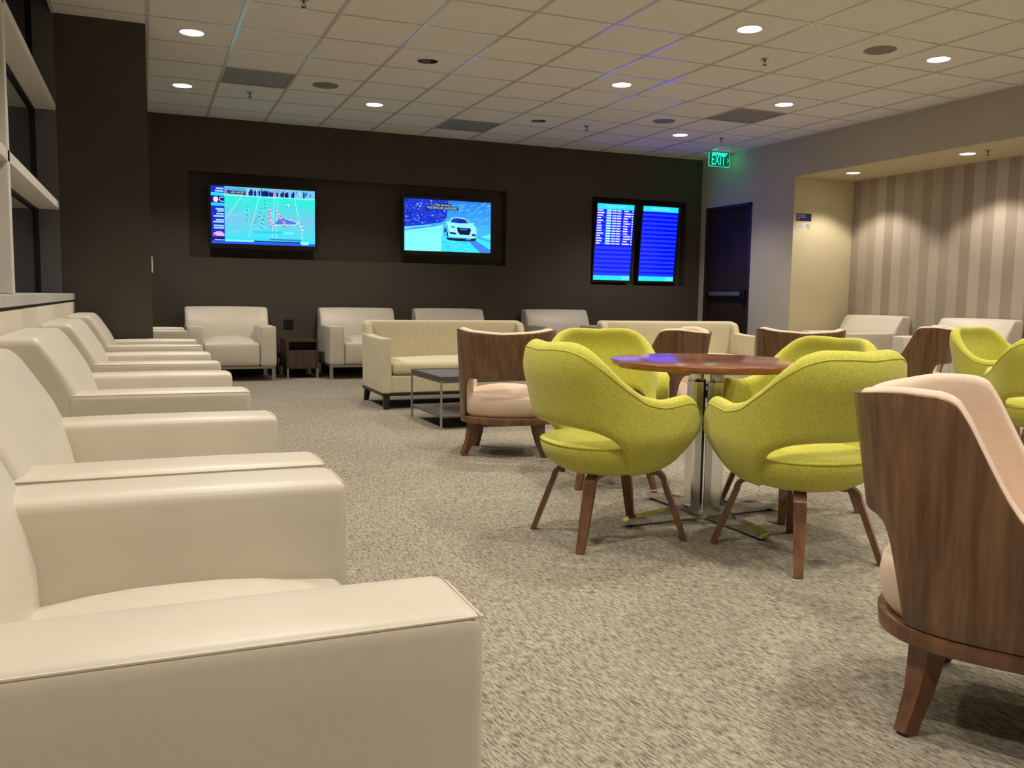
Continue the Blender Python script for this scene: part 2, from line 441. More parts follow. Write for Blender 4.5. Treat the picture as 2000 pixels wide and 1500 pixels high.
# --- door wall, alcove
DY0, DY1, DZ = 9.763, 10.812, 2.292
bm = bmesh.new()
bx(bm, (RW, AE - .003, 0), (RW + .12, DY0, CE + .1)); bx(bm, (RW, DY1, 0), (RW + .12, BW + .05, CE + .1)); bx(bm, (RW, DY0, DZ), (RW + .12, DY1, CE + .1))
struct(bm_obj('wall_right', bm, M_beige))
struct(box('wall_right_header', (RW, REAR, AZ - .012), (AX + .1, AE - .003, CE + .1), M_beige))
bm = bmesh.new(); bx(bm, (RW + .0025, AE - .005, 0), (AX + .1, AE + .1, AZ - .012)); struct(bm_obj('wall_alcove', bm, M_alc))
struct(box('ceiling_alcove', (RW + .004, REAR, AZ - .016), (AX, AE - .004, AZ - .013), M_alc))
struct(box('wall_striped', (AX, REAR, 0), (AX + .1, AE, AZ), M_stripe))
dr = struct(empty('door_1', (RW, (DY0 + DY1) / 2, 0)))
def dpart(name, lo, hi, m, bev=.003, par=None):
    o = box(name, lo, hi, m, None, bev); o.parent = par or dr
    o.matrix_parent_inverse = Matrix.Translation((-RW, -(DY0 + DY1) / 2, 0)); return o
dpart('door_panel', (RW + .045, DY0 + .04, .01), (RW + .09, DY1 - .04, DZ - .04), M_door)
dpart('jamb', (RW - .008, DY0, 0), (RW + .10, DY0 + .04, DZ), M_doorframe)
dpart('jamb', (RW - .008, DY1 - .04, 0), (RW + .10, DY1, DZ), M_doorframe)
dpart('head_jamb', (RW - .008, DY0, DZ - .04), (RW + .10, DY1, DZ), M_doorframe)
pb = dpart('push_bar', (RW - .03, DY0 + .13, 1.035), (RW + .015, DY1 - .14, 1.095), M_steel, .01)
dpart('latch_box', (RW - .04, DY0 + .06, 1.0), (RW + .045, DY0 + .16, 1.13), M_black, .006)
dpart('end_bracket', (RW - .03, DY1 - .17, 1.02), (RW + .045, DY1 - .11, 1.11), M_black, .006)

# --- ceiling: slab above, then every tile and every bar of the grid
ceil = struct(box('ceiling', (-.578, REAR, CE + .12), (AX + .1, BW + .1, CE + .2), M_night))
xl = [GX + T * i for i in range(-2, 12)]; xl[-1] = RW
yl = [GY + T * j for j in range(-16, 6)] + [BW]
lamps_x = [GX + T * (k + .5) for k in (-1, 2, 5, 8)]
lamps_y = [GY + T * (k + .5) for k in (-15, -12, -9, -6, -3, 0, 3)]
lit_cells = {(x, y) for x in (-1, 2, 5, 8) for y in (-12, -9, -6, -3, 0, 3)}
spk_cells = {(1, 2), (7, -3), (7, 2)}
vent_cells = {(0, 2), (4, 4), (8, 1)}
tile_cache = {}
def tile_mesh(w_, h_, hole):
    key = (round(w_, 4), round(h_, 4), hole)
    if key in tile_cache: return tile_cache[key]
    bm = bmesh.new(); g = .0015; a, b_ = w_ / 2 - g, h_ / 2 - g
    if not hole: bx(bm, (-a, -b_, 0), (a, b_, .015))
    else:
        n = 40; inn = []; out = []; inn2 = []
        for k in range(n):
            an = 2 * PI * k / n + PI / 4; c, s = math.cos(an), math.sin(an)
            sc_ = 1 / max(abs(c), abs(s)); out.append(bm.verts.new((a * c * sc_, b_ * s * sc_, 0)))
            inn.append(bm.verts.new((hole * c, hole * s, 0))); inn2.append(bm.verts.new((hole * c, hole * s, .015)))
        for k in range(n):
            k2 = (k + 1) % n
            bm.faces.new((out[k], out[k2], inn[k2], inn[k])); bm.faces.new((inn[k], inn[k2], inn2[k2], inn2[k]))
    bmesh.ops.recalc_face_normals(bm, faces=bm.faces)
    me = bpy.data.meshes.new('ceiling_tile'); bm.to_mesh(me); bm.free(); me.materials.append(M_tile)
    tile_cache[key] = me
    return me
for a in range(len(xl) - 1):
    for b_ in range(len(yl) - 1):
        cell = (a - 2, b_ - 16)
        if cell in vent_cells: continue
        hole = .098 if cell in lit_cells else (.118 if cell in spk_cells else None)
        o = bpy.data.objects.new('ceiling_tile', tile_mesh(xl[a + 1] - xl[a], yl[b_ + 1] - yl[b_], hole)); COL.objects.link(o); o.parent = ceil
        o.location = ((xl[a] + xl[a + 1]) / 2, (yl[b_] + yl[b_ + 1]) / 2, CE)
for x in xl[:-1]:
    box('grid_bar', (x - .012, REAR, CE - .006), (x + .012, BW, CE - .0005), M_tbar, ceil)
for y in yl[1:-1]:
    box('grid_bar', (-.578, y - .0085, CE - .0045), (RW, y + .0085, CE - .0006), M_tbar, ceil)
box('edge_angle', (-.578, BW - .018, CE - .006), (RW, BW, CE - .0005), M_tbar, ceil)
box('edge_angle', (RW - .018, REAR, CE - .006), (RW, BW, CE - .0005), M_tbar, ceil)

# ================================================================== CEILING FITTINGS
ring_me = None
def downlight(x, y, z, label, lit=True, power=P_MAIN, r=.092, spot=2.05, blend=.60, group=None):
    t = thing('downlight', label, 'ceiling light', (x, y, z), 0, group)
    lathe('trim_ring', [(r - .004, .006), (r - .004, -.003), (r + .004, -.006), (r + .015, -.005), (r + .017, 0)], M_white, t)
    if lit:
        lathe('lens', [(0, -.0015), (r * .6, -.0012), (r - .003, 0), (r - .003, .006)], M_lens, t)
        ld = bpy.data.lights.new('lamp', 'SPOT'); ld.energy = power; ld.color = WARM; ld.spot_size = spot; ld.spot_blend = blend; ld.shadow_soft_size = .075
        lo = bpy.data.objects.new('lamp', ld); COL.objects.link(lo); lo.parent = t; lo.location = (0, 0, -.03)
    else:
        lathe('reflector', [(r - .004, .0), (r * .75, .06), (r * .5, .10), (0, .105)], M_cone, t)
        lathe('bulb', [(0, .05), (.022, .056), (.03, .075), (.026, .10)], M_grille, t, n=24)
    return t
seen = {
    (-1, 0): 'glowing round ceiling downlight nearest the dark column, large in view',
    (-1, 3): 'glowing round ceiling downlight between the column and the left television',
    (2, 3): 'glowing round ceiling downlight above the gap between the two televisions',
    (5, 0): 'glowing round ceiling downlight among the blue lit grid bars, mid ceiling',
    (5, -3): 'glowing round ceiling downlight nearest the top edge above the round table',
    (8, 0): 'glowing round ceiling downlight beside the air vent near the exit sign',
    (8, 3): 'glowing round ceiling downlight closest to the green exit sign',
    (8, -3): 'glowing round ceiling downlight beside the big round speaker, over the alcove header',
    (2, 0): 'unlit bluish round ceiling downlight above the snowy road television',
    (5, 3): 'unlit dark round ceiling downlight beside the vent, close to the television wall'}
for i in (-1, 2, 5, 8):
    for j in (-12, -9, -6, -3, 0, 3):
        lab = seen.get((i, j))
        downlight(GX + T * (i + .5), GY + T * (j + .5), CE, lab or 'round ceiling downlight of the ceiling part above and behind the viewer', (i, j) not in ((2, 0), (5, 3)),
                  group=None if lab else 'downlights out of view')
for k, y in enumerate((8.37, 6.767, 5.164, 3.561, 1.958, .355, -1.25)):
    lab = ['glowing round downlight in the alcove ceiling above the ivory end wall', 'glowing round downlight in the alcove ceiling by the small sprinkler'][k] if k < 2 else 'round downlight of the alcove ceiling out of view'
    downlight(7.918, y, AZ - .016, lab, True, P_ALC, r=.078, spot=1.95, blend=.35, group=None if k < 2 else 'alcove downlights out of view')
def speaker(i, j, label):
    t = thing('ceiling_speaker', label, 'speaker', (GX + T * (i + .5), GY + T * (j + .5), CE))
    lathe('rim', [(.112, .004), (.113, -.004), (.120, -.007), (.126, -.003), (.126, 0)], M_grille, t)
    lathe('grille', [(0, -.009), (.06, -.008), (.113, -.003)], M_spk, t)
speaker(1, 2, 'round grey ceiling speaker above the football television')
speaker(7, -3, 'big round tan ceiling speaker beside the downlight over the header')
speaker(7, 2, 'round ceiling speaker tinted blue near the flight screens')
def vent(i, j, label):
    x0, x1 = GX + T * i + .012, GX + T * (i + 1) - .012; y0, y1 = GY + T * j + .009, GY + T * (j + 1) - .009
    t = thing('air_vent', label, 'air vent', ((x0 + x1) / 2, (y0 + y1) / 2, CE))
    a, b_ = (x1 - x0) / 2, (y1 - y0) / 2
    bm = bmesh.new()
    for lo, hi in (((-a, -b_), (a, -b_ + .02)), ((-a, b_ - .02), (a, b_)), ((-a, -b_ + .02), (-a + .02, b_ - .02)), ((a - .02, -b_ + .02), (a, b_ - .02))):
        bx(bm, (lo[0], lo[1], -.003), (hi[0], hi[1], .012))
    bm_obj('frame', bm, M_grille, t)
    box('perforated_panel', (-a + .02, -b_ + .02, .0), (a - .02, b_ - .02, .012), M_grille, t)
vent(0, 2, 'square grey perforated ceiling vent nearest the dark column')
vent(4, 4, 'square dark perforated ceiling vent close to the snowy road television')
vent(8, 1, 'square dark perforated ceiling vent close to the exit sign')
def sprinkler(x, y, z, label):
    t = thing('sprinkler', label, 'sprinkler', (x, y, z))
    lathe('escutcheon', [(0, -.008), (.020, -.008), (.036, -.002), (.036, 0)], M_steel, t, n=24)
    bm = bmesh.new(); sweep(bm, [(0, 0, -.005), (0, 0, -.025)], .008, nsec=10)
    for s in (-1, 1): sweep(bm, [(s * .008, 0, -.022), (s * .013, 0, -.035), (s * .004, 0, -.048)], .0025, nsec=6)
    bm_obj('head', bm, M_cone, t, smooth=40)
    lathe('deflector', [(0, -.050), (.018, -.052), (.018, -.049), (0, -.047)], M_cone, t, n=20)
sprinkler(1.022, 9.432, CE, 'small ceiling sprinkler next to the grey vent near the column')
sprinkler(4.85, 6.205, CE, 'small ceiling sprinkler near the front downlight, largest of the sprinklers')
sprinkler(4.854, 9.448, CE, 'small ceiling sprinkler between the unlit downlight and the blue speaker')
sprinkler(6.721, 9.387, CE, 'small ceiling sprinkler just above the green exit sign')
sprinkler(1.056, 6.357, CE, 'small ceiling sprinkler cut by the top edge of the picture')
sprinkler(7.91, 6.521, AZ - .016, 'small sprinkler in the alcove ceiling beside a downlight')

# ================================================================== SCREENS
class Pic:
    """flat picture of coloured quads, u,v in 0..1, later items in front"""
    def __init__(s, w_, h_): s.w, s.h, s.V, s.F, s.C, s.n = w_, h_, [], [], [], 0
    def poly(s, pts, col, k=1.):
        s.n += 1; b_ = len(s.V); y = -.0002 - s.n * .000006
        for u, v in pts: s.V.append(((u - .5) * s.w, y, (v - .5) * s.h))
        s.F.append(list(range(b_, len(s.V)))); s.C.append(lin(col, k))
    def rect(s, u0, v0, u1, v1, col, k=1.): s.poly([(u0, v0), (u1, v0), (u1, v1), (u0, v1)], col, k)
    def grad(s, u0, v0, u1, v1, ca, cb, n=12, k=1.):
        for i in range(n):
            t = (i + .5) / n; s.rect(u0, v0 + (v1 - v0) * i / n, u1, v0 + (v1 - v0) * (i + 1) / n, [a + (b_ - a) * t for a, b_ in zip(ca, cb)], k)
    def line(s, u0, v0, u1, v1, t, col):
        du, dv = (u1 - u0) * s.w, (v1 - v0) * s.h; L = math.hypot(du, dv); nx, ny = -dv / L * t / 2 / s.w, du / L * t / 2 / s.h
        s.poly([(u0 + nx, v0 + ny), (u1 + nx, v1 + ny), (u1 - nx, v1 - ny), (u0 - nx, v0 - ny)], col)
    def blob(s, u, v, ru, rv, col, n=10):
        s.poly([(u + ru * math.cos(2 * PI * k / n), v + rv * math.sin(2 * PI * k / n)) for k in range(n)], col)
    def text(s, body, u, v, size, col, wmax=None, align='CENTER'):
        me = text_mesh(body, size, align); s.n += 1; y = -.0002 - s.n * .000006; b_ = len(s.V)
        sx = 1.
        if wmax and len(me.vertices):
            xs_ = [q.co.x for q in me.vertices]; sx = wmax * s.w / max(1e-6, max(xs_) - min(xs_))
        for q in me.vertices: s.V.append(((u - .5) * s.w + q.co.x * sx, y, (v - .5) * s.h + q.co.y))
        for p in me.polygons: s.F.append([b_ + k for k in p.vertices]); s.C.append(lin(col))
        bpy.data.meshes.remove(me)
    def build(s, parent, name='screen_image'):
        me = bpy.data.meshes.new(name); me.from_pydata(s.V, [], s.F)
        a = me.color_attributes.new('Col', 'FLOAT_COLOR', 'CORNER')
        k = 0
        for f, c in zip(me.polygons, s.C):
            for li in f.loop_indices: a.data[li].color = (c[0], c[1], c[2], 1)
        return link(name, me, M_screen, parent)
def monitor(name, label, cx, cz, yf, w_, h_, pic, tilt=0., bez=.03, bot=.055, depth=.06):
    t = thing(name, label, 'television' if name == 'television' else 'monitor', (cx, yf, cz)); t.rotation_euler = (tilt, 0, 0)
    bm = bmesh.new(); a, b_ = w_ / 2, h_ / 2
    bx(bm, (-a - bez, .002, -b_ - bot), (a + bez, depth, b_ + bez), .006, 2)
    bm_obj('casing', bm, M_black, t, smooth=40)
    bm = bmesh.new()
    bx(bm, (-a - bez, -.010, -b_ - bot), (a + bez, .002, -b_)); bx(bm, (-a - bez, -.010, b_), (a + bez, .002, b_ + bez))
    bx(bm, (-a - bez, -.010, -b_), (-a, .002, b_)); bx(bm, (a, -.010, -b_), (a + bez, .002, b_))
    bm_obj('bezel', bm, M_black, t)
    pic.build(t)
    return t
# football game
W1, H1 = 1.20, .665
p = Pic(W1, H1)
p.grad(0, 0, 1, .45, (60, 235, 250), (120, 205, 240)); p.grad(0, .45, 1, .85, (120, 205, 240), (30, 250, 220))
p.rect(.12, .855, 1, 1, (120, 205, 240))
for k in range(70):
    u = .13 + rnd.random() * .86; p.rect(u, .875 + rnd.random() * .06, u + .006 + rnd.random() * .01, .93 + rnd.random() * .06, rnd.choice([(190, 230, 250), (40, 90, 220), (70, 140, 240), (150, 220, 255)]))
for k in range(34):
    u = .30 + rnd.gauss(.22, .2) % .66; h_ = .09 + rnd.random() * .04
    p.poly([(u, .855), (u + .012, .85), (u + .016, .855 + h_ * .6), (u + .008, .855 + h_), (u - .003, .855 + h_ * .6)], rnd.choice([(8, 18, 130), (15, 35, 170), (5, 10, 80)]))
p.rect(.60, .87, .612, .985, (235, 120, 190)); p.rect(.70, .93, .71, .98, (235, 150, 200))
p.rect(.12, .84, 1, .858, (170, 245, 255))
for (u0, v0, u1, v1) in ((.29, .85, .125, .42), (.455, .85, .35, .12), (.60, .84, .575, .12), (.635, .84, .615, .12), (.80, .84, .875, .12)):
    p.line(u0, v0, u1, v1, .0065, (190, 255, 250))
for k in range(26):
    p.blob(.16 + rnd.random() * .8, .2 + rnd.random() * .6, .03 + rnd.random() * .05, .006 + rnd.random() * .012, rnd.choice([(70, 235, 245), (130, 215, 245), (90, 230, 235)]))
p.poly([(.60, .385), (.66, .50), (.72, .475), (.80, .43), (.82, .40), (.76, .355), (.68, .345)], (90, 120, 225)); p.line(.60, .36, .80, .375, .014, (180, 255, 255)); p.line(.80, .375, .84, .42, .014, (180, 250, 255)); p.line(.70, .485, .84, .42, .012, (170, 235, 255))
def player(u, v, c1, c2, s=1.):
    p.blob(u, v + .035 * s, .007 * s, .013 * s, c2); p.poly([(u - .010 * s, v), (u + .012 * s, v), (u + .010 * s, v + .03 * s), (u - .008 * s, v + .03 * s)], c1)
    p.poly([(u - .010 * s, v - .035 * s), (u - .003 * s, v - .035 * s), (u + .002 * s, v), (u - .006 * s, v)], c2); p.poly([(u + .006 * s, v - .03 * s), (u + .013 * s, v - .03 * s), (u + .010 * s, v), (u + .003 * s, v)], c1)
for u, v in ((.34, .55), (.345, .62), (.34, .46), (.41, .38), (.425, .42), (.46, .52), (.475, .60), (.45, .45), (.48, .40), (.50, .47), (.47, .34), (.49, .32), (.515, .68), (.51, .74), (.40, .33)):
    player(u, v, (90, 255, 235), (20, 130, 170))
for u, v in ((.555, .62), (.56, .56), (.55, .50), (.565, .45), (.555, .42), (.57, .36), (.58, .33), (.62, .60), (.64, .55), (.66, .48), (.69, .41), (.70, .37)):
    player(u, v, (235, 200, 235), (170, 80, 170))
for u, v in ((.735, .72), (.86, .34), (.87, .28)): player(u, v, (235, 255, 240), (60, 150, 150))
p.poly([(.39, .205), (.66, .205), (.66, .19), (.69, .225), (.66, .262), (.66, .247), (.39, .247)], (20, 225, 235)); p.poly([(.69, .2), (.77, .2), (.80, .225), (.77, .25), (.69, .25)], (100, 250, 250))
p.rect(.125, .885, .33, .985, (80, 180, 245)); p.rect(.17, .872, .325, .93, (4, 6, 30)); p.text('6:00 AM EST', .25, .90, .034, (240, 250, 255), .135)
p.blob(.148, .905, .016, .035, (230, 90, 190)); p.rect(.155, .88, .168, .94, (10, 20, 90))
p.rect(0, 0, .125, 1, (15, 40, 205)); p.rect(0, 0, .125, .13, (5, 15, 150)); p.rect(0, .83, .125, .885, (40, 230, 255)); p.rect(0, .70, .125, .83, (5, 20, 150)); p.rect(0, .655, .125, .705, (40, 220, 255))
p.blob(.045, .765, .024, .052, (245, 225, 250)); p.text('C', .097, .765, .085, (245, 235, 250))
for v, ws in ((.955, .07), (.91, .08), (.60, .075), (.565, .06), (.515, .07), (.475, .095), (.41, .075), (.375, .10), (.31, .095), (.27, .095)):
    p.rect(.118 - ws, v - .012, .118, v + .014, (170, 230, 255))
p.poly([(.015, .13), (.12, .13), (.12, .17), (.095, .21), (.05, .21), (.02, .18)], (225, 190, 245)); p.rect(.018, .125, .045, .16, (230, 70, 120))
p.rect(.125, .075, .55, .125, (50, 230, 255)); p.rect(.55, .085, .86, .115, (20, 140, 225)); p.rect(.125, .04, .40, .075, (140, 245, 255)); p.rect(.40, .045, .85, .07, (5, 25, 130)); p.rect(0, 0, 1, .042, (40, 90, 240)); p.rect(.86, .02, .935, .075, (150, 250, 255)); p.rect(.03, .055, .12, .07, (190, 225, 255))
monitor('television', 'wall television showing a football game with a blue score column', 1.327, 1.888, 10.925, W1, H1, p)
# car on a snowy road
W2, H2 = 1.175, .655
p = Pic(W2, H2)
p.grad(0, 0, 1, .5, (120, 255, 255), (110, 235, 255)); p.grad(0, .44, 1, 1, (70, 190, 250), (40, 130, 245))
p.poly([(0, .46), (.2, .50), (.42, .57), (.48, .66), (.5, 1), (0, 1)], (20, 50, 215))
for k in range(230):
    u = rnd.random() * .47; v = .50 + rnd.random() * .5
    if v < .48 + u * .3: continue
    a = rnd.random() * 2; s_ = .006 + rnd.random() * .016
    p.poly([(u, v), (u + s_, v - s_ * a), (u + s_ * .6, v - s_ * 1.9), (u - s_ * .4, v - s_ * 1.1)], rnd.choice([(70, 140, 255), (10, 20, 130), (120, 190, 255), (35, 75, 240), (8, 12, 90), (50, 90, 250)]))
for k in range(90):
    u = .52 + rnd.random() * .46; v = .5 + rnd.random() * .48; s_ = .02 + rnd.random() * .05
    p.poly([(u, v), (min(1, u + s_), v + s_ * .7), (min(1, u + s_ * 1.2), v + s_ * .6), (u + s_ * .3, v - .01)], rnd.choice([(60, 165, 245), (90, 205, 255), (50, 140, 245), (75, 185, 250)]))
p.poly([(0, .36), (.2, .44), (.38, .50), (.45, .53), (.42, .40), (.44, .3), (0, .3)], (125, 250, 255)); p.line(0, .40, .36, .50, .012, (60, 130, 220)); p.line(0, .44, .30, .50, .01, (140, 235, 255))
p.poly([(.44, .30), (.85, .30), (1, .38), (1, .45), (.84, .50), (.8, .4), (.44, .4)], (70, 190, 250))
p.rect(.42, 0, 1, .30, (60, 235, 255)); p.rect(0, 0, .42, .36, (135, 255, 255))
p.poly([(.70, .30), (.80, .26), (1, .06), (1, 0), (.88, 0), (.76, .18)], (60, 140, 240)); p.poly([(.84, .34), (1, .25), (1, .21), (.84, .29)], (50, 190, 245))
for k in range(30):
    u, v = .45 + rnd.random() * .3, rnd.random() * .2; p.blob(u, v, .03, .012, rnd.choice([(60, 225, 250), (80, 245, 255), (50, 200, 245)]))
# the car
p.blob(.655, .245, .175, .03, (15, 45, 120)); p.poly([(.475, .30), (.49, .25), (.60, .215), (.71, .22), (.72, .26), (.5, .28)], (10, 20, 70)); p.poly([(.77, .285), (.775, .24), (.82, .24), (.83, .285)], (8, 12, 50)); p.poly([(.70, .285), (.715, .24), (.76, .25), (.77, .28)], (90, 150, 240))
p.poly([(.455, .50), (.475, .55), (.51, .58), (.535, .665), (.60, .685), (.70, .665), (.745, .585), (.79, .555), (.825, .50), (.835, .40), (.825, .30), (.80, .275), (.70, .285), (.52, .30), (.49, .33), (.46, .42)], (150, 255, 255))
p.poly([(.455, .50), (.49, .54), (.505, .40), (.49, .31), (.465, .36)], (60, 190, 235)); p.blob(.465, .42, .015, .04, (20, 40, 140)); p.poly([(.485, .31), (.5, .30), (.5, .38), (.49, .40)], (12, 25, 110))
p.poly([(.525, .58), (.545, .65), (.60, .668), (.695, .648), (.74, .575), (.64, .565)], (15, 60, 190)); p.poly([(.6, .575), (.61, .65), (.675, .645), (.7, .585)], (20, 30, 160))
p.poly([(.472, .585), (.49, .60), (.51, .59), (.505, .565), (.48, .56)], (150, 250, 255)); p.poly([(.76, .565), (.775, .59), (.80, .58), (.795, .555)], (150, 250, 255))
p.poly([(.53, .50), (.57, .505), (.585, .48), (.535, .475)], (30, 110, 200)); p.poly([(.60, .485), (.76, .478), (.765, .43), (.745, .34), (.635, .345), (.61, .40)], (8, 12, 60)); p.rect(.635, .435, .72, .465, (50, 110, 220))
p.poly([(.515, .395), (.575, .38), (.595, .37), (.59, .345), (.52, .355)], (8, 20, 110)); p.poly([(.775, .365), (.825, .365), (.82, .325), (.78, .33)], (8, 20, 110))
p.rect(.335, .875, .545, .935, (4, 6, 40)); p.text('[ Male Announcer ]', .44, .905, .040, (225, 250, 255), .195)
p.rect(.245, .815, .615, .872, (4, 6, 40)); p.text('MORE PEOPLE ARE LEAVING BMW,', .43, .843, .040, (200, 245, 255), .345)
monitor('television', 'wall television showing a white car on a snowy road', 3.637, 1.878, 10.925, W2, H2, p)
# departure boards
WF, HF = .585, 1.05
def board(full):
    p = Pic(WF, HF); B = (0, 0, 255); n = 15
    p.rect(0, 0, 1, 1, B, 4.6)
    for k in range(n):
        v0 = .068 + .862 * k / n; p.rect(0, v0, 1, v0 + .862 / n * .48, (22, 66, 255), 1.)
    p.rect(0, .93, 1, 1, (40, 235, 255)); p.text('DEPARTURES', .5, .965, .042, (150, 250, 255), .5); p.rect(0, 0, 1, .062, (40, 235, 255)); p.rect(.78, 0, 1, .062, (90, 245, 255))
    if full:
        for k in range(14):
            v = .915 - k * .0332
            p.rect(.02, v - .008, .02 + rnd.choice([.10, .13, .15, .18]), v + .008, (240, 240, 255))
            p.rect(.26, v - .014, .40, v + .014, (60, 170, 255), 1.); p.rect(.27, v - .009, .385, v + .009, (200, 255, 255))
            p.rect(.42, v - .008, .53, v + .008, (235, 240, 255)); p.rect(.545, v - .008, .66, v + .008, (225, 240, 255))
            q = .72 + rnd.random() * .03; p.rect(q, v - .008, q + rnd.choice([.12, .13, .19]), v + .008, (240, 240, 255)); p.rect(.955, v - .008, .99, v + .008, (250, 250, 255))
    return p
TILT = math.radians(5.0)
monitor('flight_monitor', 'blue departures screen filled with rows of white flight text', 6.062, 1.758, 10.90, WF, HF, board(True), TILT, .018, .03)
monitor('flight_monitor', 'blue departures screen with empty blue rows, next to the corner', 6.79, 1.76, 10.90, WF, HF, board(False), TILT, .018, .03)

# exit sign
EXI = mat('exit_glow', (0, 0, 0), .4, emit=(.03, 1, .78), estr=1.15)
EXE = mat('exit_edge', (0, 0, 0), .3, emit=(.10, .9, .45), estr=.9)
EXP = mat('exit_acrylic', (.004, .10, .045), .08, spec=.6, emit=(.0, .20, .08), estr=.35)
EXL = mat('exit_lamp', (0, 0, 0), .4, emit=(.0, 1, .42), estr=45.)
ex = thing('exit_sign', 'glowing green exit sign hanging from the ceiling by the door', 'exit sign', (7.315, 10.25, CE))
box('canopy', (-.165, -.03, -.022), (.165, .03, -.001), M_white, ex, .004)
box('acrylic_panel', (-.165, -.004, -.195), (.165, .004, -.022), EXP, ex)
bm = bmesh.new(); bx(bm, (-.168, -.0055, -.2), (.168, .0055, -.193)); bx(bm, (-.17, -.0055, -.2), (-.163, .0055, -.022)); bx(bm, (.163, -.0055, -.2), (.17, .0055, -.022))
bm_obj('lit_edge', bm, EXE, ex)
box('lamp_strip', (-.11, -.012, -.030), (.11, .012, -.0225), EXL, ex)
me = text_mesh('EXIT', .15); xs_ = [q.co.x for q in me.vertices]; ys_ = [q.co.y for q in me.vertices]
kx, ky = .225 / (max(xs_) - min(xs_)), .135 / (max(ys_) - min(ys_)); cx_, cy_ = (max(xs_) + min(xs_)) / 2, (max(ys_) + min(ys_)) / 2
bm = bmesh.new(); bm.from_mesh(me)
for q in bm.verts: q.co = Vector(((q.co.x - cx_) * kx, -.007, (q.co.y - cy_) * ky))
r_ = bmesh.ops.solidify(bm, geom=bm.faces[:], thickness=.002)
bm_obj('letters', bm, EXI, ex, loc=(-.012, 0, -.107))
bm = bmesh.new()
for s in (-1, 1): sweep(bm, [(.130, -.007, -.110 + s * .028), (.150, -.007, -.110)], (.009, .004), ref=Vector((0, 1, 0)))
bm_obj('chevron', bm, EXE, ex)

# wall plates
sg = thing('wall_sign', 'navy plate with white capacity lettering on the ivory end wall', 'sign', (7.693, AE, 2.032))
box('plate', (-.121, -.006, -.049), (.121, 0, .049), M_navy, sg, .002)
for body, z, wd in (('MAXIMUM', .026, .125), ('OCCUPANCY', .001, .145), ('98', -.024, .035)):
    me = text_mesh(body, .025, 'LEFT'); xs_ = [q.co.x for q in me.vertices]; kx = wd / (max(xs_) - min(xs_))
    bm = bmesh.new(); bm.from_mesh(me)
    for q in bm.verts: q.co = Vector((-.103 + (q.co.x - min(xs_)) * kx, -.0068, z + q.co.y))
    bm_obj('lettering', bm, M_text, sg)
sg = thing('wall_sign', 'pale no smoking plate with a round symbol below the navy plate', 'sign', (7.693, AE, 1.921))
box('plate', (-.116, -.006, -.042), (.116, 0, .042), M_platewhite, sg, .002)
for body, z, wd in (('NO', .014, .03), ('SMOKING', -.012, .10)):
    me = text_mesh(body, .022, 'LEFT'); xs_ = [q.co.x for q in me.vertices]; kx = wd / (max(xs_) - min(xs_))
    bm = bmesh.new(); bm.from_mesh(me)
    for q in bm.verts: q.co = Vector((-.095 + (.03 if body == 'NO' else 0) + (q.co.x - min(xs_)) * kx, -.0068, z + q.co.y))
    bm_obj('lettering', bm, M_ink, sg)
bm = bmesh.new(); cx_ = .07
n = 28
for k in range(n):
    a, b_ = 2 * PI * k / n, 2 * PI * (k + 1) / n
    bm.faces.new([bm.verts.new((cx_ + r * math.cos(t), -.0068, r * math.sin(t))) for r, t in ((.028, a), (.034, a), (.034, b_), (.028, b_))])
bm.faces.new([bm.verts.new(q) for q in ((cx_ - .024, -.0069, .017), (cx_ - .019, -.0069, .022), (cx_ + .024, -.0069, -.017), (cx_ + .019, -.0069, -.022))])
bm.faces.new([bm.verts.new(q) for q in ((cx_ - .018, -.0067, -.008), (cx_ + .016, -.0067, -.008), (cx_ + .016, -.0067, 0), (cx_ - .018, -.0067, 0))])
bm_obj('no_smoking_symbol', bm, M_ink, sg)
sw = thing('wall_plate', 'slim white plate on the side of the dark column', 'wall plate', (.046, 7.50, 1.19))
box('plate', (0, -.04, -.062), (.010, .04, .062), M_white, sw, .003); box('rocker', (.009, -.016, -.032), (.0115, .016, .032), M_white, sw, .0008)
ou = thing('wall_outlet', 'black outlet plate on the dark wall above the end table', 'outlet', (1.60, BW, .607))
box('plate', (-.058, -.008, -.058), (.058, 0, .058), M_outlet, ou, .003)
for z in (-.022, .022): box('socket', (-.017, -.011, z - .014), (.017, -.008, z + .014), M_black, ou, .002)
pg = thing('power_plug', 'small white plug low on the wall beside the end table', 'plug', (1.475, BW, .17))
box('body', (-.012, -.03, -.03), (.012, 0, .03), M_white, pg, .004)
tube('cord', [(0, -.02, -.028), (0, -.03, -.07), (.004, -.03, -.12), (.02, -.03, -.165)], .004, M_white, pg, 8)

